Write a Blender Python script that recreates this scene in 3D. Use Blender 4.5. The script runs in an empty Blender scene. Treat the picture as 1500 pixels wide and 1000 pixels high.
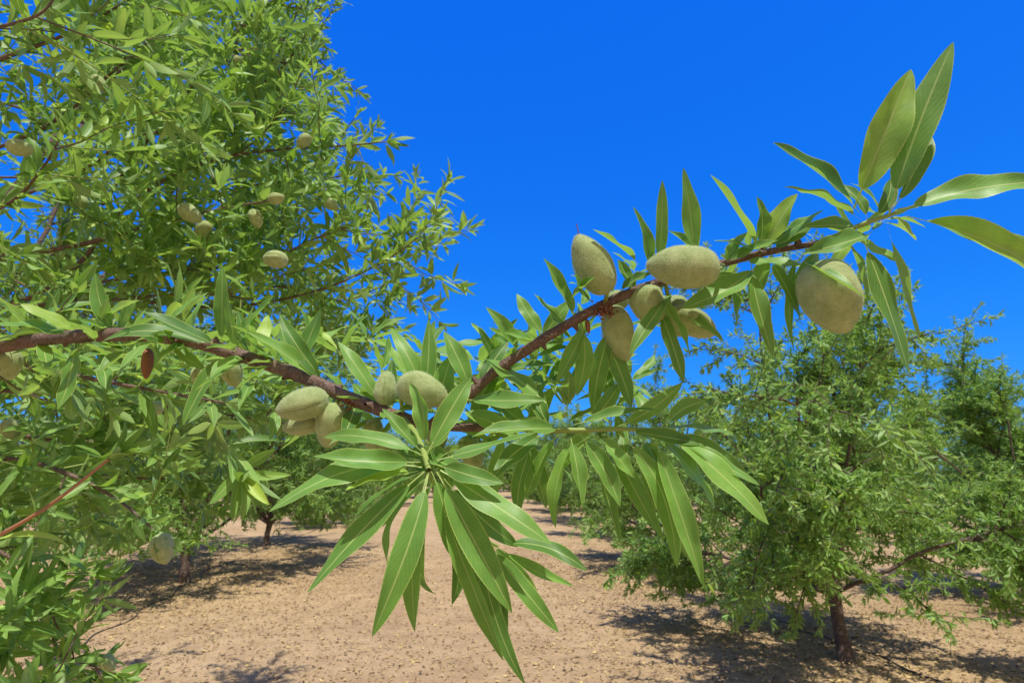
import bpy, math, numpy as np
from mathutils import Vector
R = np.random.default_rng(11)
PITCH = math.radians(12.9); CP, SP = math.cos(PITCH), math.sin(PITCH)
EYE = 1.6
XW = np.array([1., 0, 0]); UPW = np.array([0, -SP, CP]); FW = np.array([0, CP, SP])

def at(a, b, d):
    """image point: pixel column and row + camera depth in metres -> world metres"""
    return np.array([0, 0, EYE]) + XW*((a-750)/833*d) + UPW*((500-b)/833*d) + FW*d

def unit(v):
    v = np.asarray(v, float)
    return v/(np.sqrt(np.sum(v*v,axis=-1,keepdims=True))+1e-12)

# ------------------------------------------------------------------ mesh assembly
class Parts:
    def __init__(s): s.v=[]; s.f=[]; s.uv=[]; s.r=[]; s.m=[]; s.n=0
    def add(s, v, f, uv, r, m):
        s.v.append(v); s.f.append(f+s.n); s.uv.append(uv); s.r.append(r)
        s.m.append(np.full(len(f), m, np.int32)); s.n += len(v)

def to_mesh(name, P, mats, smooth=True):
    v=np.concatenate(P.v).astype(np.float32); f=np.concatenate(P.f).astype(np.int32)
    uv=np.concatenate(P.uv).astype(np.float32); r=np.concatenate(P.r).astype(np.float32); m=np.concatenate(P.m)
    me=bpy.data.meshes.new(name)
    me.vertices.add(len(v)); me.vertices.foreach_set('co', v.ravel())
    me.loops.add(f.size); me.loops.foreach_set('vertex_index', f.ravel())
    me.polygons.add(len(f)); me.polygons.foreach_set('loop_start', np.arange(0, f.size, 4, dtype=np.int32))
    for x in mats: me.materials.append(x)
    me.polygons.foreach_set('material_index', m)
    me.polygons.foreach_set('use_smooth', np.full(len(f), smooth))
    me.update(calc_edges=True)
    l=me.uv_layers.new(name='UVMap'); l.data.foreach_set('uv', uv[f.ravel()].ravel())
    a=me.attributes.new('rnd','FLOAT','POINT'); a.data.foreach_set('value', r)
    return me

def obj(name, me, parent=None, loc=(0,0,0), rz=0, sc=1):
    o=bpy.data.objects.new(name, me); bpy.context.scene.collection.objects.link(o)
    o.location=loc; o.rotation_euler=(0,0,rz); o.scale=(sc,)*3
    if parent: o.parent=parent
    return o

def tube(P, pts, rad, sides, mat, rnd=0.5, lump=0.0):
    pts=np.asarray(pts,float); n=len(pts); rad=np.asarray(rad,float)
    t=np.gradient(pts, axis=0); t=unit(t)
    ref=np.array([0.13,0.2,1.]) if abs(t[0][2])<.9 else np.array([1.,.1,0])
    u=unit(np.cross(t[0],ref)); us=[u]
    for i in range(1,n):
        u=unit(u-t[i]*np.dot(u,t[i])); us.append(u)
    us=np.array(us); w=np.cross(t,us)
    a=np.linspace(0,2*np.pi,sides,endpoint=False)
    rr=rad[:,None]*(1+lump*R.normal(size=(n,sides)))
    v=pts[:,None,:]+rr[...,None]*(np.cos(a)[None,:,None]*us[:,None,:]+np.sin(a)[None,:,None]*w[:,None,:])
    i=np.arange(n-1)[:,None]*sides; j=np.arange(sides)[None,:]; j2=(j+1)%sides
    f=np.stack([i+j,i+j2,i+sides+j2,i+sides+j],-1).reshape(-1,4)
    ln=np.concatenate([[0],np.cumsum(np.linalg.norm(np.diff(pts,axis=0),axis=1))])
    uv=np.stack([np.broadcast_to(a/6.283,(n,sides)),np.broadcast_to(ln[:,None],(n,sides))],-1).reshape(-1,2)
    P.add(v.reshape(-1,3), f, uv, np.full(n*sides,rnd), mat)

def spline(c, n):
    c=np.asarray(c,float); m=len(c)
    e=np.vstack([2*c[0]-c[1],c,2*c[-1]-c[-2]]); out=[]
    for k in np.linspace(0,m-1-1e-6,n):
        i=int(k); t=k-i; p0,p1,p2,p3=e[i],e[i+1],e[i+2],e[i+3]
        out.append(.5*((2*p1)+(-p0+p2)*t+(2*p0-5*p1+4*p2-p3)*t*t+(-p0+3*p1-3*p2+p3)*t**3))
    return np.array(out)

# ------------------------------------------------------------------ leaves
class Leaves:
    def __init__(s): s.b=[];s.d=[];s.n=[];s.L=[];s.W=[];s.bow=[];s.lat=[];s.fix={}
    def add(s,b,d,n,L,W,bow=.05,lat=0.):
        s.b.append(b);s.d.append(d);s.n.append(n);s.L.append(L);s.W.append(W);s.bow.append(bow);s.lat.append(lat)

def prof(v, pet=.13):
    s=np.clip((v-pet)/(1-pet),0,1)
    return np.maximum(2.67*s**.62*(1-s)**.85, .045*(1-v)+.012)

def emit(P, LV, vs, cols, mat, serr=0., fold=.28, wav=.0, pet=.13, twist=.35):
    b=np.array(LV.b);d=unit(np.array(LV.d));n=np.array(LV.n)
    L=np.array(LV.L);W=np.array(LV.W);bow=np.array(LV.bow);lat=np.array(LV.lat); N=len(b)
    n=n-d*np.sum(n*d,1,keepdims=True); n=unit(n+1e-5); sd=np.cross(d,n)
    vs=np.asarray(vs);K=len(vs);cols=np.asarray(cols,float);C=len(cols)
    w=prof(vs,pet)
    if serr: w=w*(1+serr*((np.arange(K)%2)*2-1)*(vs>pet+.05))
    fo=fold*(R.uniform(.1,1.6,N)); ph=R.uniform(0,6.28,N); fr=R.uniform(9,17,N)
    arc=4*vs*(1-vs)
    skew=R.uniform(-.35,.35,N)[:,None]; arc2=arc[None]*(1+skew*(2*vs[None]-1))
    cen=b[:,None]+d[:,None]*(L[:,None]*vs)[...,None]+n[:,None]*((bow*L)[:,None]*arc2)[...,None]+sd[:,None]*((lat*L)[:,None]*arc2)[...,None]
    off=(W[:,None]*.5*w[None])[...,None]*cols[None,None]
    av=np.abs(off)
    up=av*np.sin(fo)[:,None,None]
    if wav: up=up+wav*W[:,None,None]*np.sin(vs[None,:,None]*fr[:,None,None]+ph[:,None,None]+np.sign(cols)[None,None]*1.1)*(np.abs(cols)[None,None]**1.5)*w[None,:,None]
    tw=R.normal(0,twist,N)[:,None]*(vs[None]-.3)
    so=off*np.cos(fo)[:,None,None]
    a=so*np.cos(tw)[...,None]-up*np.sin(tw)[...,None]; c=so*np.sin(tw)[...,None]+up*np.cos(tw)[...,None]
    v=cen[:,:,None]+sd[:,None,None]*a[...,None]+n[:,None,None]*c[...,None]
    i=np.arange(K-1)[:,None]*C; j=np.arange(C-1)[None]
    q=np.stack([i+j,i+C+j,i+C+j+1,i+j+1],-1).reshape(-1,4)[:, ::-1]
    f=(np.arange(N)[:,None,None]*(K*C)+q[None]).reshape(-1,4)
    uv=np.empty((N,K,C,2)); uv[...,0]=(cols*.5+.5)[None,None]; uv[...,1]=vs[None,:,None]
    rr=np.clip(R.normal(.52,.25,N),0,1)
    for k_,v_ in LV.fix.items(): rr[k_]=v_
    P.add(v.reshape(-1,3), f, uv.reshape(-1,2), np.repeat(rr,K*C), mat)

def perp_random(a):
    r=R.normal(size=3); return unit(r-a*np.dot(r,a))

def rosette(LV,p,axis,n,L,spread=(35,85),drop=.0,wr=.24):
    axis=unit(axis); u=perp_random(axis); w=np.cross(axis,u); a0=R.uniform(0,6.28)
    k=np.arange(n); a=a0+k*2.4+R.normal(0,.25,n); e=np.radians(R.uniform(*spread,n))
    ca,sa,ce,se=[x[:,None] for x in (np.cos(a),np.sin(a),np.cos(e),np.sin(e))]
    rad=u*ca+w*sa
    dz=np.zeros((n,3)); dz[:,2]=-drop*R.uniform(.3,1.2,n)
    d=unit(axis*ce+rad*se+dz)
    nn=unit(axis*se-rad*ce+np.array([0,-.1,.55])+R.normal(0,.28,(n,3)))
    l=L*R.uniform(.6,1.15,n)
    LV.b.extend([p]*n); LV.d.extend(d); LV.n.extend(nn); LV.L.extend(l); LV.W.extend(l*wr*R.uniform(.8,1.15,n)); LV.bow.extend(R.normal(.05,.06,n)); LV.lat.extend(R.normal(0,.04,n))

def walk(p,d,length,n,wander,grav):
    pts=[np.array(p,float)]; d=unit(d); st=length/n
    for i in range(n):
        d=unit(d+R.normal(0,wander,3)+np.array([0,0,grav])); pts.append(pts[-1]+d*st)
    return np.array(pts)

def dress(LV,pts,step,nper,L,drop,start=.1,tip=True,wr=.24):
    ln=np.concatenate([[0],np.cumsum(np.sqrt(np.sum(np.diff(pts,axis=0)**2,1)))]); T=ln[-1]
    s=T*start+R.uniform(0,step)
    while s<T:
        i=min(np.searchsorted(ln,s),len(pts)-1); i=max(i,1); t=pts[i]-pts[i-1]; p=pts[i-1]+t*((s-ln[i-1])/(ln[i]-ln[i-1]+1e-9)); t=unit(t)
        ax=unit(t*.6+perp_random(t)*R.uniform(.2,1.)+np.array([0,0,.25]))
        rosette(LV,p,ax,max(1,int(R.normal(nper,1))),L,(20,80),drop,wr)
        s+=step*R.uniform(.6,1.4)
    if tip:
        rosette(LV,pts[-1],unit(pts[-1]-pts[-2]),6,L*.8,(8,50),drop*.6,wr)

def grow(P,seed,H,RAD,n_scaf,n_sec,n_ter,leaf_step,nper,L,low=2,drop=.45,vs=(0,.3,.65,1),fruit=0,wood=1.,zmin=.3,wr=.25):
    global R
    keep=R; R=np.random.default_rng(seed); LV=Leaves(); fr=[]
    h0=R.uniform(.5,.65); base=walk((0,0,-.08),(R.normal(0,.06),R.normal(0,.06),1),h0+.08,6,.05,0)
    tube(P,base,np.array([.115,.1,.085,.078,.078,.085,.07])*wood,10,0,.4,.05); top=base[-2]
    for i in range(n_scaf):
        az=6.283*i*(.382 if low<3 else .618)+R.normal(0,.2); lowb=i<low
        el=math.radians(R.uniform(14,32) if lowb else R.uniform(42,80))
        d=(math.cos(az)*math.cos(el),math.sin(az)*math.cos(el),math.sin(el))
        ln=RAD*R.uniform(.75,.95) if lowb else min((H-h0)/math.sin(el)*R.uniform(.72,.95),RAD*.8/math.cos(el))
        sp=walk(top,d,ln,9,.09,0.01 if lowb else .02); r0=.036*R.uniform(.8,1.1)*wood
        tube(P,sp,np.linspace(r0,.008,10),7,0,.4,.05)
        for k in range(n_sec):
            t=R.uniform(.2,1.); x=t*9; q=int(min(x,8.99)); p=sp[q]+(sp[q+1]-sp[q])*(x-q)
            td=unit(sp[q+1]-sp[q]); out=unit(np.array([p[0],p[1],0])+1e-4)
            dd=unit(td*.5+perp_random(td)*.9+out*.45+np.array([0,0,R.uniform(-.3,.35)]))
            l2=RAD*R.uniform(.28,.52)*(1.15-.4*t)
            s2=walk(p,dd,l2,6,.13,-.12 if p[2]<H*.5 else .015)
            s2[:,2]=np.maximum(s2[:,2],zmin+.1)
            tube(P,s2,np.linspace(.010,.0035,7),4,0,.4)
            dress(LV,s2,leaf_step*1.4,nper,L,drop,.2,wr=wr)
            for m in range(n_ter):
                t2=R.uniform(.1,1.); x=t2*6; q=int(min(x,5.99)); pp=s2[q]+(s2[q+1]-s2[q])*(x-q)
                d3=unit(unit(s2[q+1]-s2[q])*.6+R.normal(0,.6,3)+np.array([0,0,.1]))
                s3=walk(pp,d3,R.uniform(.18,.5)*RAD/2,4,.16,-.14 if pp[2]<H*.6 else .0)
                s3[:,2]=np.maximum(s3[:,2],zmin+R.uniform(-.1,.15))
                tube(P,s3,np.linspace(.0045,.002,5),3,0,.5)
                dress(LV,s3,leaf_step,nper,L,drop,wr=wr)
                if R.random()<fruit: fr.append(s3[2])
    emit(P,LV,vs,(-1,0,1),1)
    n=len(LV.b); R=keep
    return n,fr

# ------------------------------------------------------------------ fruit
def fruit(P,c,axis,seam,Ln,Wd,Th,mat,fuzz=0,fm=3,nu=28,nv=22):
    ax=unit(axis); sm=unit(seam-ax*np.dot(seam,ax)); w=np.cross(ax,sm)
    th=np.linspace(.02,np.pi-.02,nv)[:,None]; ph=np.linspace(0,2*np.pi,nu,endpoint=False)[None]
    z=np.cos(th); rr=np.sin(th)**.92*(1-.16*z)
    z=z+.05*np.exp(-((1-z)/.05)**2)
    dph=np.minimum(ph,2*np.pi-ph)
    g=1-.045*np.exp(-(dph/.10)**2)+.03*np.exp(-((dph-.30)/.2)**2)
    k1,k2,p1,p2=R.uniform(2,4),R.uniform(1,3),R.uniform(0,6),R.uniform(0,6)
    g=g*(1+.022*np.sin(k1*z*2+p1+2*ph)+.014*np.sin(5*z+p2+3*ph))
    x=rr*g*np.cos(ph)*Wd/2; y=rr*g*np.sin(ph)*Th/2; zz=np.broadcast_to(z*Ln/2,x.shape)
    v=c+x[...,None]*sm+y[...,None]*w+zz[...,None]*ax
    i=np.arange(nv-1)[:,None]*nu; j=np.arange(nu)[None]; j2=(j+1)%nu
    f=np.stack([i+j,i+nu+j,i+nu+j2,i+j2],-1).reshape(-1,4)
    uv=np.stack([np.broadcast_to(ph/6.283,x.shape),np.broadcast_to(th/3.1416,x.shape)],-1).reshape(-1,2)
    P.add(v.reshape(-1,3),f,uv,np.full(nu*nv,R.random()),mat)
    if fuzz:
        zc=R.uniform(-1,1,fuzz); a=(np.arccos(zc)-.02)/(np.pi-.04)*(nv-1); a=np.clip(a,0,nv-1.01); bb=R.uniform(0,nu,fuzz)
        ia=a.astype(int); ib=bb.astype(int)%nu; ta=(a-ia)[:,None]; tb=(bb-bb.astype(int))[:,None]; ib2=(ib+1)%nu
        p=(v[ia,ib]*(1-ta)+v[ia+1,ib]*ta)*(1-tb)+(v[ia,ib2]*(1-ta)+v[ia+1,ib2]*ta)*tb
        e1=v[ia+1,ib]-v[ia,ib]; e2=v[ia,ib2]-v[ia,ib]; nn=unit(np.cross(e1,e2)); 
        nn=np.where(np.sum(nn*(p-c),1,keepdims=True)<0,-nn,nn)
        s=unit(np.cross(nn,R.normal(size=(fuzz,3)))); dirn=unit(nn+R.normal(0,.45,(fuzz,3))); l=R.uniform(.0005,.0012,fuzz)[:,None]
        q=np.stack([p-s*.00005,p+s*.00005,p+dirn*l+s*.00002,p+dirn*l-s*.00002],1).reshape(-1,3)
        P.add(q,np.arange(fuzz*4).reshape(-1,4),np.zeros((fuzz*4,2)),np.full(fuzz*4,.5),fm)

# ------------------------------------------------------------------ materials
def new_mat(name):
    m=bpy.data.materials.new(name); m.use_nodes=True; nt=m.node_tree; nt.nodes.clear()
    return m,nt
def nd(nt,t,**k):
    n=nt.nodes.new(t)
    for a,b in k.items():
        if a=='ins':
            for x,y in b.items(): n.inputs[x].default_value=y
        else: setattr(n,a,b)
    return n
def math_(nt,op,a,b=None,c=None,clamp=False):
    n=nt.nodes.new('ShaderNodeMath'); n.operation=op; n.use_clamp=clamp
    for i,x in enumerate((a,b,c)):
        if x is None: continue
        if isinstance(x,(int,float)): n.inputs[i].default_value=x
        else: nt.links.new(x,n.inputs[i])
    return n.outputs[0]
def mix(nt,fac,a,b,mode='MIX'):
    n=nt.nodes.new('ShaderNodeMix'); n.data_type='RGBA'; n.blend_type=mode
    for s,x in ((n.inputs[0],fac),(n.inputs[6],a),(n.inputs[7],b)):
        if isinstance(x,(int,float)): s.default_value=x
        elif isinstance(x,tuple): s.default_value=(*x,1)
        else: nt.links.new(x,s)
    return n.outputs[2]
def noise(nt,scale,detail=4,rough=.55,vec=None,out=0):
    n=nd(nt,'ShaderNodeTexNoise',ins={'Scale':scale,'Detail':detail,'Roughness':rough})
    if vec is not None: nt.links.new(vec,n.inputs['Vector'])
    return n.outputs[out]
def ramp(nt,fac,a,b):
    n=nd(nt,'ShaderNodeMapRange',ins={'From Min':a,'From Max':b}); nt.links.new(fac,n.inputs[0]); return n.outputs[0]

def leaf_mat(name,dark,light,under,trans,tmix,veins=True):
    m,nt=new_mat(name)
    at_=nd(nt,'ShaderNodeAttribute',attribute_name='rnd'); uv=nd(nt,'ShaderNodeUVMap'); sx=nd(nt,'ShaderNodeSeparateXYZ'); nt.links.new(uv.outputs[0],sx.inputs[0])
    geo=nd(nt,'ShaderNodeNewGeometry'); tc=nd(nt,'ShaderNodeTexCoord')
    col=mix(nt,at_.outputs['Fac'],dark,light)
    yel=ramp(nt,at_.outputs['Fac'],.88,1.0); col=mix(nt,math_(nt,'MULTIPLY',yel,.7),col,(.44,.58,.07))
    au=math_(nt,'ABSOLUTE',math_(nt,'SUBTRACT',sx.outputs[0],.5))
    rib=math_(nt,'LESS_THAN',au,.03)
    pet=math_(nt,'LESS_THAN',sx.outputs[1],.14)
    ribf=math_(nt,'MAXIMUM',math_(nt,'MULTIPLY',rib,.75),math_(nt,'MULTIPLY',pet,.85))
    if veins:
        n1=noise(nt,90,3,.6,tc.outputs['Object'])
        col=mix(nt,ramp(nt,n1,.3,.7),mix(nt,.3,col,(.03,.09,.015)),col)
    col=mix(nt,geo.outputs['Backfacing'],col,mix(nt,.6,col,under))
    if veins:
        k=math_(nt,'SUBTRACT',math_(nt,'MULTIPLY',sx.outputs[1],17.),math_(nt,'MULTIPLY',au,7.))
        fr=math_(nt,'FRACT',k); vv=math_(nt,'LESS_THAN',math_(nt,'ABSOLUTE',math_(nt,'SUBTRACT',fr,.5)),.07)
        ribf=math_(nt,'MAXIMUM',ribf,math_(nt,'MULTIPLY',vv,.20))
        bl=ramp(nt,noise(nt,220,2,.5,tc.outputs['Object']),.72,.78); col=mix(nt,math_(nt,'MULTIPLY',bl,.7),col,(.22,.14,.04))
        rim=math_(nt,'GREATER_THAN',au,.465); col=mix(nt,math_(nt,'MULTIPLY',rim,.6),col,(.50,.60,.17))
    col=mix(nt,ribf,col,(.48,.58,.20))
    pr=nd(nt,'ShaderNodeBsdfPrincipled',ins={'Roughness':.5,'Specular IOR Level':.42})
    nt.links.new(col,pr.inputs['Base Color'])
    nt.links.new(math_(nt,'ADD',math_(nt,'MULTIPLY',geo.outputs['Backfacing'],.2),.46),pr.inputs['Roughness'])
    if veins:
        h=math_(nt,'ADD',math_(nt,'MULTIPLY',n1,.5),math_(nt,'MULTIPLY',ribf,.6))
        bp=nd(nt,'ShaderNodeBump',ins={'Strength':.5,'Distance':.0008}); nt.links.new(h,bp.inputs['Height']); nt.links.new(bp.outputs[0],pr.inputs['Normal'])
    tr=nd(nt,'ShaderNodeBsdfTranslucent'); nt.links.new(mix(nt,.5,(trans),mix(nt,1.,col,(2.0,2.0,1.),'MULTIPLY')),tr.inputs[0])
    mx=nd(nt,'ShaderNodeMixShader',ins={0:tmix}); nt.links.new(pr.outputs[0],mx.inputs[1]); nt.links.new(tr.outputs[0],mx.inputs[2])
    o=nd(nt,'ShaderNodeOutputMaterial'); nt.links.new(mx.outputs[0],o.inputs[0]); return m

def bark_mat(name,a,b,scale,c=(.30,.24,.19)):
    m,nt=new_mat(name); tc=nd(nt,'ShaderNodeTexCoord')
    n1=noise(nt,scale,6,.65,tc.outputs['Object']); n2=noise(nt,scale*5,3,.6,tc.outputs['Object'])
    col=mix(nt,ramp(nt,n1,.35,.68),a,b); col=mix(nt,ramp(nt,n2,.56,.70),col,c)
    pr=nd(nt,'ShaderNodeBsdfPrincipled',ins={'Roughness':.75}); nt.links.new(col,pr.inputs['Base Color'])
    bp=nd(nt,'ShaderNodeBump',ins={'Strength':.9,'Distance':.2/scale}); nt.links.new(math_(nt,'ADD',n1,n2),bp.inputs['Height']); nt.links.new(bp.outputs[0],pr.inputs['Normal'])
    o=nd(nt,'ShaderNodeOutputMaterial'); nt.links.new(pr.outputs[0],o.inputs[0]); return m

def fruit_mat():
    m,nt=new_mat('velvet_hull'); tc=nd(nt,'ShaderNodeTexCoord'); at_=nd(nt,'ShaderNodeAttribute',attribute_name='rnd')
    uv=nd(nt,'ShaderNodeUVMap'); sx=nd(nt,'ShaderNodeSeparateXYZ'); nt.links.new(uv.outputs[0],sx.inputs[0])
    n1=noise(nt,110,5,.6,tc.outputs['Object']); n2=noise(nt,1300,3,.7,tc.outputs['Object'])
    col=mix(nt,ramp(nt,n1,.35,.7),(.24,.32,.10),(.43,.50,.215))
    col=mix(nt,math_(nt,'MULTIPLY',at_.outputs['Fac'],.15),col,(.30,.26,.09))
    se=math_(nt,'MINIMUM',sx.outputs[0],math_(nt,'SUBTRACT',1.,sx.outputs[0]))
    col=mix(nt,math_(nt,'MULTIPLY',math_(nt,'LESS_THAN',se,.012),.7),col,(.10,.14,.03))
    col=mix(nt,math_(nt,'MULTIPLY',ramp(nt,n2,.4,.65),.3),col,(.62,.67,.42))
    pr=nd(nt,'ShaderNodeBsdfPrincipled',ins={'Roughness':.85,'Specular IOR Level':.15,'Sheen Weight':.4,'Sheen Roughness':.4})
    pr.inputs['Sheen Tint'].default_value=(.85,.95,.7,1)
    nt.links.new(col,pr.inputs['Base Color'])
    bp=nd(nt,'ShaderNodeBump',ins={'Strength':.6,'Distance':.0011}); nt.links.new(math_(nt,'ADD',n2,n1),bp.inputs['Height']); nt.links.new(bp.outputs[0],pr.inputs['Normal'])
    o=nd(nt,'ShaderNodeOutputMaterial'); nt.links.new(pr.outputs[0],o.inputs[0]); return m

def plain(name,c,rough=.8,var=.3,scale=20):
    m,nt=new_mat(name); tc=nd(nt,'ShaderNodeTexCoord'); n=noise(nt,scale,4,.6,tc.outputs['Object'])
    col=mix(nt,n,tuple(x*(1-var) for x in c),tuple(x*(1+var) for x in c))
    pr=nd(nt,'ShaderNodeBsdfPrincipled',ins={'Roughness':rough}); nt.links.new(col,pr.inputs['Base Color'])
    o=nd(nt,'ShaderNodeOutputMaterial'); nt.links.new(pr.outputs[0],o.inputs[0]); return m

M_BARK=bark_mat('almond_bark',(.075,.045,.032),(.17,.11,.085),14)
M_TWIG=bark_mat('branch_bark',(.10,.052,.035),(.21,.13,.095),120,(.36,.30,.25))
M_GREEN=plain('green_shoot',(.26,.34,.07),.55,.2,60)
M_RED=plain('red_shoot',(.38,.17,.08),.5,.2,60)
M_LEAFH=leaf_mat('almond_leaf',(.050,.155,.024),(.25,.48,.085),(.32,.47,.20),(.42,.74,.05),.30)
M_LEAFF=leaf_mat('almond_foliage',(.060,.150,.024),(.275,.46,.090),(.31,.45,.18),(.42,.70,.06),.30,False)
M_HULL=fruit_mat(); M_FUZZ=plain('hull_fuzz',(.62,.68,.42),.9,.1)
M_DRY=plain('dried_blossom',(.24,.09,.035),.8,.4,300)

# ------------------------------------------------------------------ hero branch
VS_H=np.concatenate([[0,.05,.1],np.linspace(.13,1,56)]); COL_H=(-1,-.55,0,.55,1)
VS_M=(0,.08,.15,.27,.42,.58,.74,.88,1)
wood=Parts(); LH=Leaves()
A=spline([(-3.0,2.2,1.15),at(-260,560,1.05)]+[at(*p) for p in [(-60,515,.66),(0,506,.62),(60,497,.60),(120,492,.58),(200,490,.56),(280,499,.54),(350,520,.52),(430,546,.49),(510,582,.46),(590,612,.44),(640,624,.435),(720,626,.43),(830,630,.42),(900,628,.42),(975,629,.42)]],90)
ra=np.interp(np.arange(90),[0,12,20,50,62,68,78,89],[.035,.010,.0074,.0060,.0048,.0034,.0022,.0011])
ra=ra*(1+.12*np.sin(np.arange(90)*1.9)*R.random(90)); tube(wood,A[:75],ra[:75],12,0,.4,.03); tube(wood,A[74:],ra[74:],8,1,.4,.03)
B=spline([at(*p) for p in [(632,622,.435),(690,575,.432),(735,537,.43),(800,494,.43),(858,460,.43),(920,430,.43),(1000,403,.43),(1080,380,.43),(1140,366,.43),(1205,354,.42),(1260,330,.41),(1312,312,.40)]],70)
rb=np.interp(np.arange(70),[0,12,28,45,56,69],[.0040,.0036,.0036,.0028,.0021,.0013]); rb=rb*(1+.14*R.random(70))
tube(wood,B[:58],rb[:58],12,0,.6,.03); tube(wood,B[57:],rb[57:],8,1,.6)
C=spline([at(*p) for p in [(588,611,.44),(606,632,.415),(620,660,.385),(628,688,.365)]],16)
tube(wood,C,np.linspace(.003,.0018,16),8,1,.5)
D=spline([at(*p) for p in [(625,690,.37),(665,745,.375),(705,785,.385),(730,800,.39)]],14); tube(wood,D,np.linspace(.0016,.0009,14),6,1)
for k in list(range(22,66,4)):
    d=perp_random(unit(A[k+1]-A[k])); tube(wood,[A[k],A[k]+d*.006,A[k]+d*.011],[.0036,.0030,.0014],7,0,.4,.1)
for k in range(8,60,5):
    d=perp_random(unit(B[k+1]-B[k])); tube(wood,[B[k],B[k]+d*.004,B[k]+d*.0085],[.003,.0024,.001],7,0,.4,.1)

def HL(b,t,w,db,dt=None,roll=None,rnd=None):
    if dt is None: dt=db
    p=at(b[0],b[1],db); q=at(t[0],t[1],dt); d=unit(q-p); L=np.linalg.norm(q-p)
    n0=unit(np.array([0.05,-.78,.62])-d*np.dot(d,[0.05,-.78,.62])); s=np.cross(d,n0)
    a=math.radians(R.normal(0,22) if roll is None else roll+R.normal(0,8)); n=n0*math.cos(a)+s*math.sin(a)
    if rnd is not None: LH.fix[len(LH.b)]=rnd
    LH.add(p,d,n,L,w/833*(db+dt)/2*1.02,R.normal(.04,.045),R.normal(0,.05))

dc=.365
for b,t,w,d2,rl in [((622,690),(450,868),40,.33,0),((628,692),(545,932),44,.32,5),((626,695),(608,925),36,.34,25),((632,690),(662,815),34,.36,-20),
    ((640,690),(750,897),46,.34,10),((645,688),(808,796),42,.34,-10),((640,720),(737,966),30,.36,30),((618,684),(394,749),44,.33,0),
    ((616,676),(459,668),38,.35,-25),((612,690),(506,718),34,.34,20),((622,668),(474,640),26,.38,10),((625,665),(690,552),34,.39,0),((628,664),(655,590),30,.40,20),
    ((640,674),(803,628),32,.36,-15),((640,680),(738,708),30,.35,15),((618,662),(560,598),26,.39,10),((622,660),(600,560),30,.40,-20),
    ((665,745),(710,927),32,.38,30),((660,740),(662,885),28,.39,-35),((700,785),(770,1003),24,.37,35),((715,795),(819,926),28,.37,10),((728,800),(861,836),28,.37,-25),
    ((728,800),(840,858),22,.40,20),((705,785),(735,965),30,.39,10),((640,700),(585,800),30,.39,25),((690,770),(690,850),26,.40,-10),((632,690),(560,770),28,.385,-20),((650,700),(760,800),30,.39,25),
    ((625,700),(575,860),26,.38,40),((635,700),(640,870),26,.40,20),((655,730),(720,860),26,.40,-20),((620,690),(500,790),24,.385,30),
    ((690,760),(735,900),24,.41,0),((715,790),(790,880),24,.41,20),((645,720),(690,830),26,.41,15),((710,790),(735,930),22,.41,-25),
    ((590,650),(690,695),30,.40,0),((600,640),(570,720),28,.40,10),((620,640),(660,720),28,.40,0),((575,660),(650,665),26,.41,10),((660,660),(590,700),26,.40,0),((640,650),(610,730),26,.41,-10)]:
    HL(b,t,w,dc if b[1]<740 and b[1]>664 else .385,d2,rl,.97 if t in ((506,718),) else min(max(R.normal(.55,.2),.1),.87))
for b,t,w,d1,d2,rl in [((975,625),(1113,710),28,.42,.40,-20),((972,628),(1126,768),40,.42,.39,10),((955,632),(1030,858),38,.42,.39,0),((905,634),(992,832),34,.42,.40,15),((960,632),(1048,745),36,.42,.41,-10),
    ((975,622),(1036,586),28,.42,.42,0),((850,635),(908,742),32,.42,.40,0),((842,636),(814,773),26,.42,.41,30),((835,638),(852,742),28,.42,.40,-10),((800,632),(722,702),30,.42,.40,0),
    ((830,628),(690,640),34,.42,.39,-10),((800,590),(698,520),40,.42,.42,10),((840,622),(962,600),26,.42,.41,0),((890,636),(972,790),32,.42,.43,30),((870,636),(908,795),28,.43,.43,-20),
    ((930,630),(1012,760),32,.42,.44,10),((985,628),(1095,700),30,.42,.42,25),((960,625),(1080,640),26,.42,.42,-30),((820,632),(770,730),28,.42,.43,20),((810,628),(790,560),26,.42,.44,0),
    ((780,626),(715,575),30,.43,.44,0),((860,625),(910,560),28,.42,.45,10),((900,626),(1000,560),24,.42,.44,15),((940,632),(960,745),26,.42,.43,-15),((790,630),(760,760),26,.42,.44,10),((765,628),(800,745),30,.42,.44,0),
    ((880,634),(930,700),28,.42,.41,-10),((950,630),(1010,820),26,.42,.43,35),((985,626),(1060,690),26,.42,.40,10),((740,628),(720,740),26,.43,.45,20),((915,630),(1030,650),26,.42,.41,0),((870,628),(820,690),26,.43,.42,10)]:
    HL(b,t,w,d1,d2,rl,min(max(R.normal(.55,.22),.05),.89))
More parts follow.
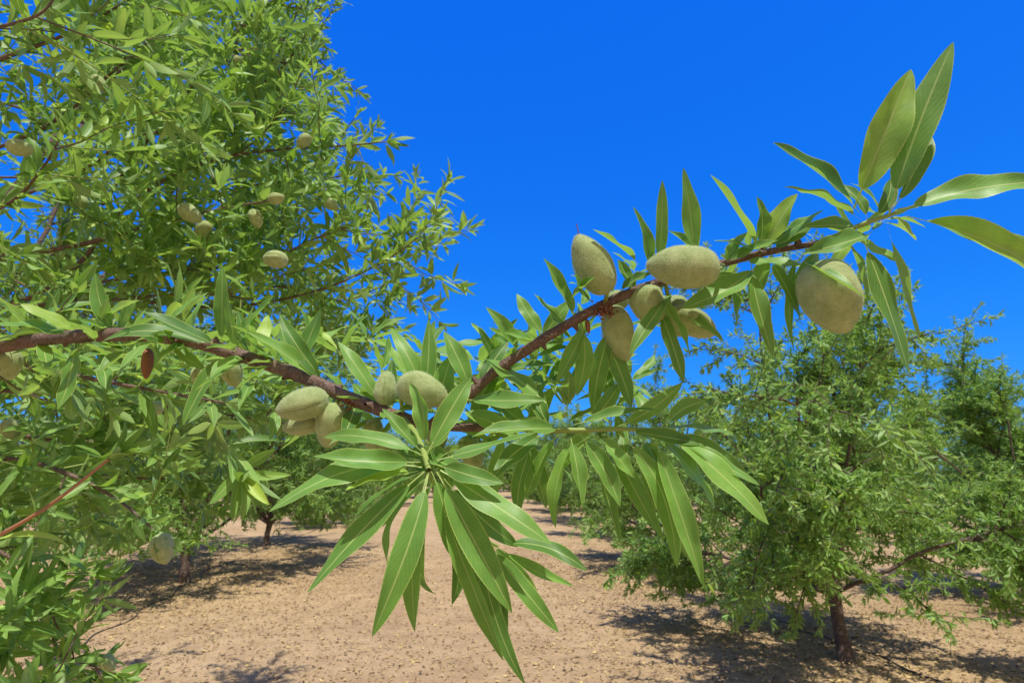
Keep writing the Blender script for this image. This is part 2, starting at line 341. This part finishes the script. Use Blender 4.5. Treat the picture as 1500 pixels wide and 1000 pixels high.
for b,t,w,d1,d2,rl in [((762,520),(712,450),24,.43,.42,0),((785,503),(738,487),24,.43,.41,0),((790,500),(835,440),24,.43,.44,20),((800,494),(757,430),22,.43,.44,-10),((845,468),(796,378),28,.43,.42,10),((830,478),(782,430),24,.43,.42,0),
    ((935,388),(868,336),28,.43,.41,20),((955,408),(927,303),26,.43,.42,0),((965,400),(970,264),20,.43,.42,25),((1018,392),(1001,246),30,.43,.42,-15),((1030,390),(978,338),22,.43,.42,0),((905,435),(860,372),26,.43,.42,0),
    ((1112,368),(1040,256),30,.43,.41,10),((1112,368),(1108,288),26,.43,.42,-10),((1118,366),(1168,284),38,.43,.42,0),((1120,365),(1206,308),28,.43,.41,10),((1122,372),(1045,352),22,.43,.41,0),((1060,388),(1140,352),22,.43,.41,20),
    ((1060,388),(1095,340),20,.43,.42,0),((1130,368),(1190,330),24,.43,.42,0),((1258,312),(1132,209),42,.41,.39,-5),((1250,306),(1334,102),62,.41,.40,10),((1302,312),(1396,62),48,.40,.39,-15),((1308,312),(1540,268),46,.40,.38,15),
    ((1325,316),(1530,415),52,.40,.40,20),((1330,318),(1545,372),40,.40,.39,10),((1268,328),(1148,274),38,.41,.39,20),((1260,332),(1176,332),26,.41,.40,-20),((1278,340),(1176,372),38,.41,.39,0),((1170,378),(1268,436),26,.41,.36,0),
    ((1262,345),(1332,548),40,.41,.39,10),((1300,330),(1346,498),40,.40,.41,-20),((1250,345),(1318,382),26,.41,.41,0),((1312,314),(1342,352),20,.40,.39,0),((1270,325),(1230,270),22,.41,.42,0),((1280,322),(1305,262),24,.41,.42,20),
    ((1300,316),(1335,160),32,.40,.42,10),((1112,385),(998,452),42,.43,.40,0),((1170,365),(1163,515),16,.42,.42,60),((1100,385),(1132,522),30,.43,.41,0),((1125,375),(1172,472),28,.42,.42,10),((990,420),(922,520),28,.43,.40,15),
    ((1050,395),(1078,480),26,.43,.44,0),((1085,384),(1178,388),26,.43,.41,0),((960,440),(1002,560),26,.43,.44,10),((900,470),(868,605),28,.44,.45,0),((880,490),(925,598),28,.44,.44,10),((1080,395),(1040,440),26,.43,.43,0),((1130,372),(1100,450),30,.43,.43,20),
    ((860,470),(815,560),28,.43,.43,0),((850,475),(845,580),26,.43,.44,15),((930,432),(905,380),22,.43,.43,0),((1200,360),(1150,440),26,.42,.43,10),((1240,345),(1270,440),26,.41,.43,-20),
    ((835,440),(872,405),24,.42,.40,0),((960,430),(1010,520),26,.42,.41,0),((980,450),(1060,500),22,.43,.42,0),((905,430),(958,400),22,.42,.41,0),((870,445),(838,378),20,.42,.40,0)]:
    HL(b,t,w,d1,d2,rl,{(1334,102):.95,(1168,284):1.,(1318,382):.9,(1342,352):1.,(1396,62):.6,(1040,256):.93,(1268,436):.5}.get(t))
for b,t,w,d1,d2,rl in [((110,492),(-15,478),32,.58,.52,-10),((110,492),(-30,505),30,.58,.52,10),((325,508),(326,388),22,.53,.52,10),((325,508),(203,455),28,.53,.50,0),((325,510),(402,432),24,.53,.52,0),((330,512),(268,622),26,.53,.50,0),((318,508),(150,500),26,.53,.5,0),
    ((120,490),(205,440),26,.58,.56,0),((120,490),(30,445),26,.58,.55,0),((110,495),(85,600),28,.58,.55,10),((170,492),(140,400),24,.57,.57,0),((620,600),(628,468),24,.44,.46,0),((640,600),(662,520),34,.44,.44,0),((560,595),(495,500),26,.45,.46,0),
    ((470,562),(360,485),30,.48,.46,0),((480,565),(410,460),26,.48,.49,0),((430,545),(470,452),28,.49,.50,0),((640,615),(572,480),26,.45,.47,0),((690,575),(650,485),30,.43,.44,0),((700,570),(745,500),26,.43,.45,0),((680,585),(800,585),30,.43,.41,0),((670,600),(760,640),28,.43,.42,0)]:
    HL(b,t,w,d1,d2,rl)
for (x,y,d,n,L) in [(60,497,.6,8,.07),(165,492,.57,9,.065),(235,493,.55,8,.065),(285,501,.54,8,.06),(370,524,.51,9,.06),(415,542,.50,9,.055),(455,558,.50,8,.055),(520,588,.48,8,.055),(575,608,.46,7,.055),(650,610,.46,9,.055),(690,600,.46,9,.05),(735,545,.45,8,.045),(750,615,.45,9,.055),
    (790,505,.45,7,.04),(845,505,.46,9,.045),(800,560,.48,10,.05),(860,550,.48,9,.05),(700,530,.48,8,.05),(640,560,.5,9,.055),(560,545,.53,8,.055),(500,520,.54,7,.055),(20,500,.62,8,.065),(770,660,.46,8,.06),(700,650,.45,6,.055),(900,540,.48,7,.045),(930,400,.45,5,.03),(1100,365,.45,6,.03),(1010,400,.46,5,.035),(-40,512,.65,8,.07),(-120,520,.75,8,.08),
    (750,590,.5,9,.055),(830,600,.5,9,.05),(600,560,.54,8,.055),(450,520,.56,8,.06),(400,500,.58,7,.06),(900,600,.47,8,.045),(330,560,.6,8,.06),(250,540,.62,8,.06),(150,545,.66,8,.065),(400,600,.6,7,.065),(860,420,.46,4,.03),(960,470,.46,6,.035),(1250,350,.43,6,.04),(1060,420,.46,5,.04),(60,560,.7,8,.07),(1290,325,.42,6,.035),
    (700,560,.55,9,.055),(780,540,.55,9,.05),(620,520,.58,8,.05),(540,500,.6,8,.05),(840,560,.55,9,.05),(920,560,.5,7,.045),
    (140,500,.555,5,.05),(250,503,.535,5,.045),(345,515,.50,5,.045),(400,532,.485,5,.045),(560,596,.44,4,.04),(200,520,.6,9,.06),(300,535,.6,9,.06),(370,560,.6,9,.06),(100,530,.66,9,.065),(40,540,.66,8,.065),(480,610,.55,7,.055),(720,500,.5,6,.045),(820,520,.47,7,.045)]:
    up=unit(np.array([0,-.45,1.])+R.normal(0,.4,3)); rosette(LH,at(x,y,d+.01),up,n,L,(25,105),.25,.235)
lv=Parts(); emit(lv,LH,VS_H,COL_H,0,serr=.014,fold=.40,wav=.09,twist=.5)

fr=Parts()
def HF(cx,cy,d,ln,wd,ang,tilt=.1,seam=(0,-1,.2),th=.85,fuzz=6000,stem=None):
    a=math.radians(ang); ax=unit(XW*math.cos(a)+UPW*math.sin(a)+FW*tilt); p=at(cx,cy,d); s=d/833
    fruit(fr,p,ax,np.array(seam,float),ln*s,wd*s,wd*s*th,0,fuzz,1,48,36)
    if stem:
        q=at(*stem); e=p-ax*ln*s*.5*.96; tube(wood,spline([q,(q+e)/2+np.array([0,0,-.001]),e,e+ax*.002],8),[.0016]*7+[.0022],7,1)
HF(1001,391,.405,102,62,176,.15,(0,-.1,1),.95,stem=(1060,388,.43))
HF(1216,434,.40,110,84,-68,.0,(-.3,1,.1),.95,stem=(1195,356,.42))
HF(868,388,.42,94,54,118,.0,(1,-.5,0),.95,stem=(885,446,.43))
HF(444,592,.455,74,48,-165,-.1,(0,-.8,-.45),.95,stem=(480,570,.48))
HF(485,622,.46,66,46,-105,.1,(1,-.4,.0),stem=(500,580,.47))
HF(443,622,.475,56,34,-170,.1,(0,-.8,-.4))
HF(619,572,.43,76,50,-20,.05,(0,-.2,1),stem=(590,606,.44))
HF(566,569,.45,50,38,90,.3); HF(548,632,.46,40,32,-80,.2); HF(553,652,.46,46,34,-60,.2)
HF(950,446,.43,60,50,-60,.1,(1,-.5,0),stem=(925,430,.43)); HF(1014,472,.435,78,44,-25,.2,(0,-.8,.4),stem=(975,415,.43))
HF(992,462,.445,60,46,-80,.1); HF(906,488,.44,84,44,-75,.1,(1,-.3,0),stem=(890,445,.43)); HF(905,440,.45,40,34,20,.3)
HF(340,545,.56,44,34,-80,.2,fuzz=1000); HF(296,552,.58,36,30,-80,.2,fuzz=1000); HF(690,662,.47,50,40,-60,.1); HF(640,640,.45,48,36,-90,.1)
HF(14,532,.64,46,34,-90,.1,fuzz=1000)
dry=Parts()
for k in range(70):
    p=at(886+R.normal(0,7),454+R.normal(0,5),.421+R.normal(0,.004)); d=unit(R.normal(size=3))
    tube(dry,[p,p+d*.0015,p+d*R.uniform(.002,.005)+R.normal(0,.0008,3)],[.0005,.0008,.0001],4,0)
for k in range(25):
    p=at(512+R.normal(0,5),590+R.normal(0,5),.452); d=unit(R.normal(size=3)); tube(dry,[p,p+d*.0015,p+d*.004],[.0005,.0007,.0001],4,0)
tube(dry,spline([at(846,348,.42),at(847,338,.42),at(844,328,.42)],6),[.0004]*6,4,0)
for cx,cy,d,l,w_ in [(216,532,.55,46,22),(861,478,.425,22,12)]:
    fruit(dry,at(cx,cy,d),unit(np.array([.1,-.1,-1.])),np.array([0,-1.,0]),l*d/833,w_*d/833,w_*d/833*.6,0,0,0,16,12)

LN=Leaves()
def limb(cs,r0,r1,mat,step,nper,L,drop=.15,sub=0,subl=(.12,.3),start=.1,n=24,subr=.0018):
    s=spline([at(*q) for q in cs],n); tube(wood,s,np.linspace(r0,r1,n),7,mat,.5,.03); dress(LN,s,step,nper,L,drop,start)
    for k in range(sub):
        i=int(R.uniform(start*n,n-2)); t=unit(s[i+1]-s[i]); d=unit(t*.5+perp_random(t)+np.array([0,0,.15]))
        q=walk(s[i],d,R.uniform(*subl),5,.12,.02); tube(wood,q,np.linspace(subr,.0008,6),5,1 if R.random()<.5 else 0); dress(LN,q,step*.8,nper,L,drop)
    return s
limb([(-60,535,.9),(50,540,.88),(190,565,.84),(330,590,.8)],.005,.0016,0,.05,6,.07,.2,7,(.08,.18))
limb([(-60,812,.62),(0,783,.6),(75,738,.6),(160,672,.6)],.0028,.0014,2,.05,2,.065,.1)
limb([(-200,660,1.3),(0,670,1.2),(90,690,1.1),(170,730,1.05),(225,775,.97)],.007,.0015,0,.05,5,.075,.3,7,(.1,.22))
limb([(-200,760,1.2),(-20,800,1.1),(50,850,1.1),(90,930,1.1)],.006,.0015,0,.05,6,.075,.2,8,(.1,.22))
limb([(-200,900,1.3),(0,930,1.3),(90,960,1.25),(170,985,1.2)],.006,.0015,0,.04,6,.08,.1,9,(.1,.2))
limb([(-150,600,1.5),(50,640,1.4),(160,650,1.4),(260,680,1.4)],.008,.002,0,.05,6,.08,.25,12,(.12,.3))
limb([(-150,560,1.9),(100,580,1.8),(280,600,1.8),(420,620,1.9)],.008,.002,0,.05,6,.085,.25,16,(.15,.38))
limb([(-150,640,2.1),(60,680,2.0),(200,700,2.0),(320,690,2.1)],.008,.002,0,.05,6,.085,.25,14,(.15,.35))
limb([(-150,980,1.0),(0,1000,1.0),(80,1010,1.0)],.006,.002,0,.04,6,.075,.1,5,(.1,.2))
HF(238,803,.95,50*.9,36,-80,.1,fuzz=0); HF(158,970,1.1,26,22,-60,.1,fuzz=0); HF(66,885,1.15,34,28,-80,fuzz=0)
HF(231,597,.9,20,22,-80,fuzz=0); HF(15,628,1.2,30,26,-80,fuzz=0)

T=[
 ([(-250,420,2.2),(0,378,1.75),(100,362,1.7),(170,345,1.68),(245,325,1.66),(330,305,1.62),(410,292,1.6)],.010,.002,16,.085),
 ([(-200,500,2.3),(60,430,2.1),(170,318,1.95),(235,268,1.9),(310,235,1.85),(400,220,1.8),(490,215,1.75),(565,208,1.7)],.010,.0018,22,.08),
 ([(310,250,1.9),(370,210,1.85),(415,160,1.8),(445,100,1.75)],.004,.0012,8,.075),
 ([(150,300,2.1),(220,200,2.0),(280,130,1.95),(330,70,1.9),(360,20,1.9)],.007,.0016,15,.08),
 ([(-100,250,2.2),(60,190,2.1),(160,110,2.0),(240,40,2.0),(300,-40,2.0)],.008,.0025,22,.08),
 ([(-100,120,1.6),(20,80,1.5),(120,40,1.5),(220,-20,1.5)],.007,.0025,16,.08),
 ([(200,440,2.1),(330,450,2.0),(450,430,1.9),(530,400,1.85),(590,365,1.8),(635,325,1.78)],.006,.0012,14,.08),
 ([(100,420,2.0),(240,400,1.9),(380,385,1.8),(460,350,1.8),(520,330,1.8)],.006,.0016,20,.08),
 ([(260,300,2.2),(380,270,2.2),(450,270,2.2),(520,250,2.2)],.005,.0015,15,.08),
 ([(300,430,2.4),(420,420,2.4),(500,440,2.4),(570,415,2.4)],.005,.0015,17,.08),
 ([(-80,330,1.3),(10,300,1.25),(60,250,1.2),(90,200,1.2)],.005,.0016,6,.08),
 ([(-80,60,1.1),(0,40,1.05),(60,20,1.0),(90,-20,1.0)],.004,.0016,6,.08),
 ([(0,300,1.9),(120,250,1.9),(200,200,1.9),(330,190,1.9),(390,190,1.9)],.006,.0016,18,.08),
 ([(0,450,1.8),(150,440,1.7),(280,430,1.7),(380,440,1.6)],.006,.0016,20,.08),
 ([(350,500,2.6),(430,500,2.6),(490,490,2.6),(550,470,2.6)],.005,.0015,15,.085),
 ([(0,150,2.3),(120,180,2.3),(220,160,2.3),(300,120,2.3)],.006,.0016,16,.085),
 ([(0,360,2.4),(150,380,2.4),(300,350,2.4),(420,340,2.4)],.006,.0016,24,.085),
 ([(100,80,2.4),(180,20,2.4),(260,-20,2.4)],.006,.0016,10,.085),
 ([(0,260,2.8),(150,260,2.8),(300,240,2.8),(380,240,2.8)],.006,.0016,20,.085),
 ([(0,400,2.9),(150,470,2.9),(300,480,2.9),(460,470,2.9)],.006,.0016,26,.085)]
for cs,r0,r1,sub,L in T: limb(cs,r0,r1,0,.045,5,L,.08,sub,(.12,.36),.12)
for cx,cy,d,s in [(403,380,1.5,34),(279,313,1.5,34),(405,291,1.55,22),(445,207,1.65,23),(30,217,1.15,32),(375,320,1.62,26),(485,300,1.75,22),(146,123,1.8,24),(297,336,1.62,26),(258,185,1.9,22),(118,300,1.75,24)]:
    HF(cx,cy,d,s*1.1,s*.85,R.uniform(-200,20),R.uniform(-.3,.3),fuzz=0)
near=Parts(); emit(near,LN,VS_M,(-1,0,1),0,fold=.38,wav=.04,twist=.5)

root=bpy.data.objects.new('almond_branch',None); bpy.context.scene.collection.objects.link(root)
obj('wood',to_mesh('wood',wood,[M_TWIG,M_GREEN,M_RED]),root)
obj('leaves',to_mesh('leaves',lv,[M_LEAFH]),root)
obj('side_twig_leaves',to_mesh('side_twig_leaves',near,[M_LEAFF]),root)
obj('almonds',to_mesh('almonds',fr,[M_HULL,M_FUZZ]),root)
obj('dried_blossoms',to_mesh('dried_blossoms',dry,[M_DRY]),root)

# ------------------------------------------------------------------ trees
def tree_mesh(name,*a,**k):
    P=Parts(); n,frs=grow(P,*a,**k)
    for p in frs: fruit(P,p+np.array([0,0,-.02]),unit(np.array([R.normal(0,.4),R.normal(0,.4),-1])),np.array([1.,0,0]),.042,.032,.028,2,0,0,10,8)
    print(name,n); return to_mesh(name,P,[M_BARK,M_LEAFF,M_HULL])
m0=tree_mesh('almond_tree_near',3,4.9,2.35,8,12,9,.047,5,.085,low=0,drop=.2,vs=(0,.2,.5,.8,1),fruit=.05,wood=.9,zmin=1.15)
m1=tree_mesh('almond_tree_a',21,3.55,2.05,11,13,10,.036,5,.082,low=4,drop=.6,wood=.7,zmin=.33,wr=.26)
m2=tree_mesh('almond_tree_b',22,3.6,2.1,9,10,9,.05,5,.11,low=3,drop=.55,vs=(0,.4,1),wood=.8,zmin=.45)
m3=tree_mesh('almond_tree_c',23,4.4,3.1,11,12,9,.045,5,.11,low=3,drop=.5,vs=(0,.4,1),wood=.9,zmin=.62)
obj('almond_tree',m0,None,(-3.1,2.5,0),.6)
obj('almond_tree',m1,None,(3.0,5.6,0),2.3)
obj('almond_tree',m3,None,(-4.95,9.2,0),1.0)
obj('almond_tree',m2,None,(2.7,10.4,0),2.)
k=0
for x,y in [(2.6,15.2),(2.5,20),(2.4,25),(2.3,31),(-5.4,14),(-5.7,19),(-6,24),(-6.3,30),(7.6,8.2),(10.1,12.5),(10,17.5),(9.9,23),(9.8,29),(17,12),(17,18),(17,25),(-13,8),(-13,14),(-13,20),(-13.4,27),(-21,14),(-21,22),(24,20),(24,30)]+[(i*3.4-32,37+(i%3)) for i in range(20)]+[(i*3.3-16,48+(i%2)*2) for i in range(11)]:
    k+=1; obj('almond_tree',(m1,m2,m3)[k%3],None,(x+R.normal(0,.2),y+R.normal(0,.2),0),R.uniform(0,6.28),R.uniform(.95,1.15) if k%3!=2 else R.uniform(.8,.95))

# ------------------------------------------------------------------ ground
n=220; s=np.sinh(np.linspace(-6.2,6.2,n)); s=s/s.max()*400
gx,gy=np.meshgrid(s,s+4,indexing='ij')
gz=.018*np.sin(gx*1.3+.6*np.sin(gy*.9))+.015*np.sin(gy*1.7+gx*.6)+.01*np.sin(gx*4.1+gy*3.3)-.03
v=np.stack([gx,gy,gz],-1).reshape(-1,3); i=np.arange(n-1)[:,None]*n; j=np.arange(n-1)[None]
f=np.stack([i+j,i+n+j,i+n+j+1,i+j+1],-1).reshape(-1,4); G=Parts(); G.add(v,f,v[:,:2]*.1,np.zeros(len(v)),0)
m,nt=new_mat('sandy_soil'); tc=nd(nt,'ShaderNodeTexCoord').outputs['Object']
a=noise(nt,.45,5,.6,tc); b=noise(nt,3.5,6,.65,tc); c_=noise(nt,38,5,.7,tc); d_=noise(nt,160,3,.7,tc); e_=noise(nt,1.3,4,.6,tc)
col=mix(nt,ramp(nt,a,.3,.7),(.43,.285,.155),(.57,.40,.225)); col=mix(nt,math_(nt,'MULTIPLY',ramp(nt,b,.42,.70),.6),col,(.29,.185,.10))
col=mix(nt,math_(nt,'MULTIPLY',ramp(nt,e_,.5,.68),.45),col,(.34,.215,.115))
col=mix(nt,math_(nt,'MULTIPLY',ramp(nt,c_,.52,.64),.5),col,(.20,.125,.065)); col=mix(nt,math_(nt,'MULTIPLY',ramp(nt,d_,.58,.66),.35),col,(.68,.52,.30))
pr=nd(nt,'ShaderNodeBsdfPrincipled',ins={'Roughness':.95,'Specular IOR Level':.1}); nt.links.new(col,pr.inputs['Base Color'])
bp=nd(nt,'ShaderNodeBump',ins={'Strength':.9,'Distance':.035}); nt.links.new(math_(nt,'ADD',math_(nt,'MULTIPLY',c_,.5),b),bp.inputs['Height']); nt.links.new(bp.outputs[0],pr.inputs['Normal'])
o=nd(nt,'ShaderNodeOutputMaterial'); nt.links.new(pr.outputs[0],o.inputs[0])
obj('ground',to_mesh('ground',G,[m]))
def gh(x,y): return .018*np.sin(x*1.3+.6*np.sin(y*.9))+.015*np.sin(y*1.7+x*.6)+.01*np.sin(x*4.1+y*3.3)-.03
LT=Leaves(); N=90000
pick=R.integers(0,4,N); cen=np.array([(2.9,5.6),(2.7,10.4),(-4.95,9.2),(-3.1,2.5)])[pick]
x=cen[:,0]+R.normal(0,1.5,N); y=cen[:,1]+R.normal(0,2.0,N); fl=R.random(N)<.4; x=np.where(fl,R.uniform(-8,8,N),x); y=np.where(fl,R.uniform(1.5,14,N),y)
aa=R.uniform(0,6.28,N); l=R.uniform(.012,.05,N)
LT.b=np.stack([x,y,gh(x,y)+R.uniform(.003,.014,N)],-1); LT.d=np.stack([np.cos(aa),np.sin(aa),R.normal(0,.18,N)],-1); LT.n=unit(np.stack([R.normal(0,.4,N),R.normal(0,.4,N),np.ones(N)],-1))
LT.L=l; LT.W=l*R.uniform(.25,.6,N); LT.bow=R.normal(.05,.1,N); LT.lat=np.zeros(N)
P=Parts(); emit(P,LT,(0,.3,.65,1),(-1,0,1),0,pet=0.)
m,nt=new_mat('dry_leaf'); at_=nd(nt,'ShaderNodeAttribute',attribute_name='rnd'); col=mix(nt,ramp(nt,at_.outputs['Fac'],.15,.95),(.12,.065,.025),(.62,.45,.18))
pr=nd(nt,'ShaderNodeBsdfPrincipled',ins={'Roughness':.8}); nt.links.new(col,pr.inputs['Base Color']); o=nd(nt,'ShaderNodeOutputMaterial'); nt.links.new(pr.outputs[0],o.inputs[0])
obj('leaf_litter',to_mesh('leaf_litter',P,[m]))
M_H=plain('black_poly_hose',(.03,.03,.032),.45,.3)
for pts in ([(-3.3,2.6),(-3.9,5.),(-4.3,6.8),(-4.75,8.8),(-5.3,11.2),(-5.6,16),(-6.2,30)],[(4.2,2.),(3.5,5.1),(3.15,6.2),(3.0,7.1),(2.9,9),(2.8,14),(2.5,30)]):
    q=spline([(x,y,0) for x,y in pts],120); q[:,0]+=.05*np.sin(np.arange(120)*.5); q[:,2]=gh(q[:,0],q[:,1])+.006
    P=Parts(); tube(P,q,np.full(120,.008),8,0); obj('irrigation_hose',to_mesh('irrigation_hose',P,[M_H]))

# ------------------------------------------------------------------ light, sky, camera
S=Vector((.12,-.34,.92)).normalized()
L=bpy.data.lights.new('sun','SUN'); L.energy=5.0; L.angle=math.radians(.5); L.color=(1,.97,.88)
o=bpy.data.objects.new('sun',L); bpy.context.scene.collection.objects.link(o); o.rotation_euler=S.to_track_quat('Z','Y').to_euler()
w=bpy.data.worlds.new('World'); bpy.context.scene.world=w; w.use_nodes=True; nt=w.node_tree; nt.nodes.clear()
sky=nd(nt,'ShaderNodeTexSky',sky_type='NISHITA',sun_disc=False); sky.sun_elevation=math.asin(S.z); sky.sun_rotation=math.atan2(S.x,S.y)
sky.air_density=1.; sky.dust_density=.1; sky.ozone_density=4.
sp=nd(nt,'ShaderNodeSeparateColor'); nt.links.new(sky.outputs[0],sp.inputs[0]); cb=nd(nt,'ShaderNodeCombineColor')
for i,(k_,p_) in enumerate([(.05,1.6),(.90,.68),(5.0,.26)]):
    nt.links.new(math_(nt,'MULTIPLY',math_(nt,'POWER',sp.outputs[i],p_),k_),cb.inputs[i])
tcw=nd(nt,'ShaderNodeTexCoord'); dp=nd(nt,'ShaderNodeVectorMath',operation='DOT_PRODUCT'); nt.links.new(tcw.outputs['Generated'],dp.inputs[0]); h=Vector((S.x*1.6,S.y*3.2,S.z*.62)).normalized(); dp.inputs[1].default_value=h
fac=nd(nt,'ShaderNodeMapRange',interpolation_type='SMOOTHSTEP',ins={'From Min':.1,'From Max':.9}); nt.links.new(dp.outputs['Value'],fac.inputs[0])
sky_with_fill=mix(nt,fac.outputs[0],cb.outputs[0],(3.4,3.1,2.8))  # warm-white fill glow added behind the camera and sunward, to neutralise blue shadows
bg=nd(nt,'ShaderNodeBackground',ins={'Strength':.13}); nt.links.new(sky_with_fill,bg.inputs[0]); o=nd(nt,'ShaderNodeOutputWorld'); nt.links.new(bg.outputs[0],o.inputs[0])
cd=bpy.data.cameras.new('camera'); cd.lens=20; cd.sensor_width=36; cd.clip_start=.02; cd.clip_end=2000
cd.dof.use_dof=True; cd.dof.focus_distance=.46; cd.dof.aperture_fstop=20
cam=bpy.data.objects.new('camera',cd); bpy.context.scene.collection.objects.link(cam); cam.location=(0,0,EYE); cam.rotation_euler=(math.pi/2+PITCH,0,0)
sc=bpy.context.scene; sc.camera=cam
sc.view_settings.view_transform='Standard'; sc.view_settings.look='None'; sc.view_settings.exposure=0
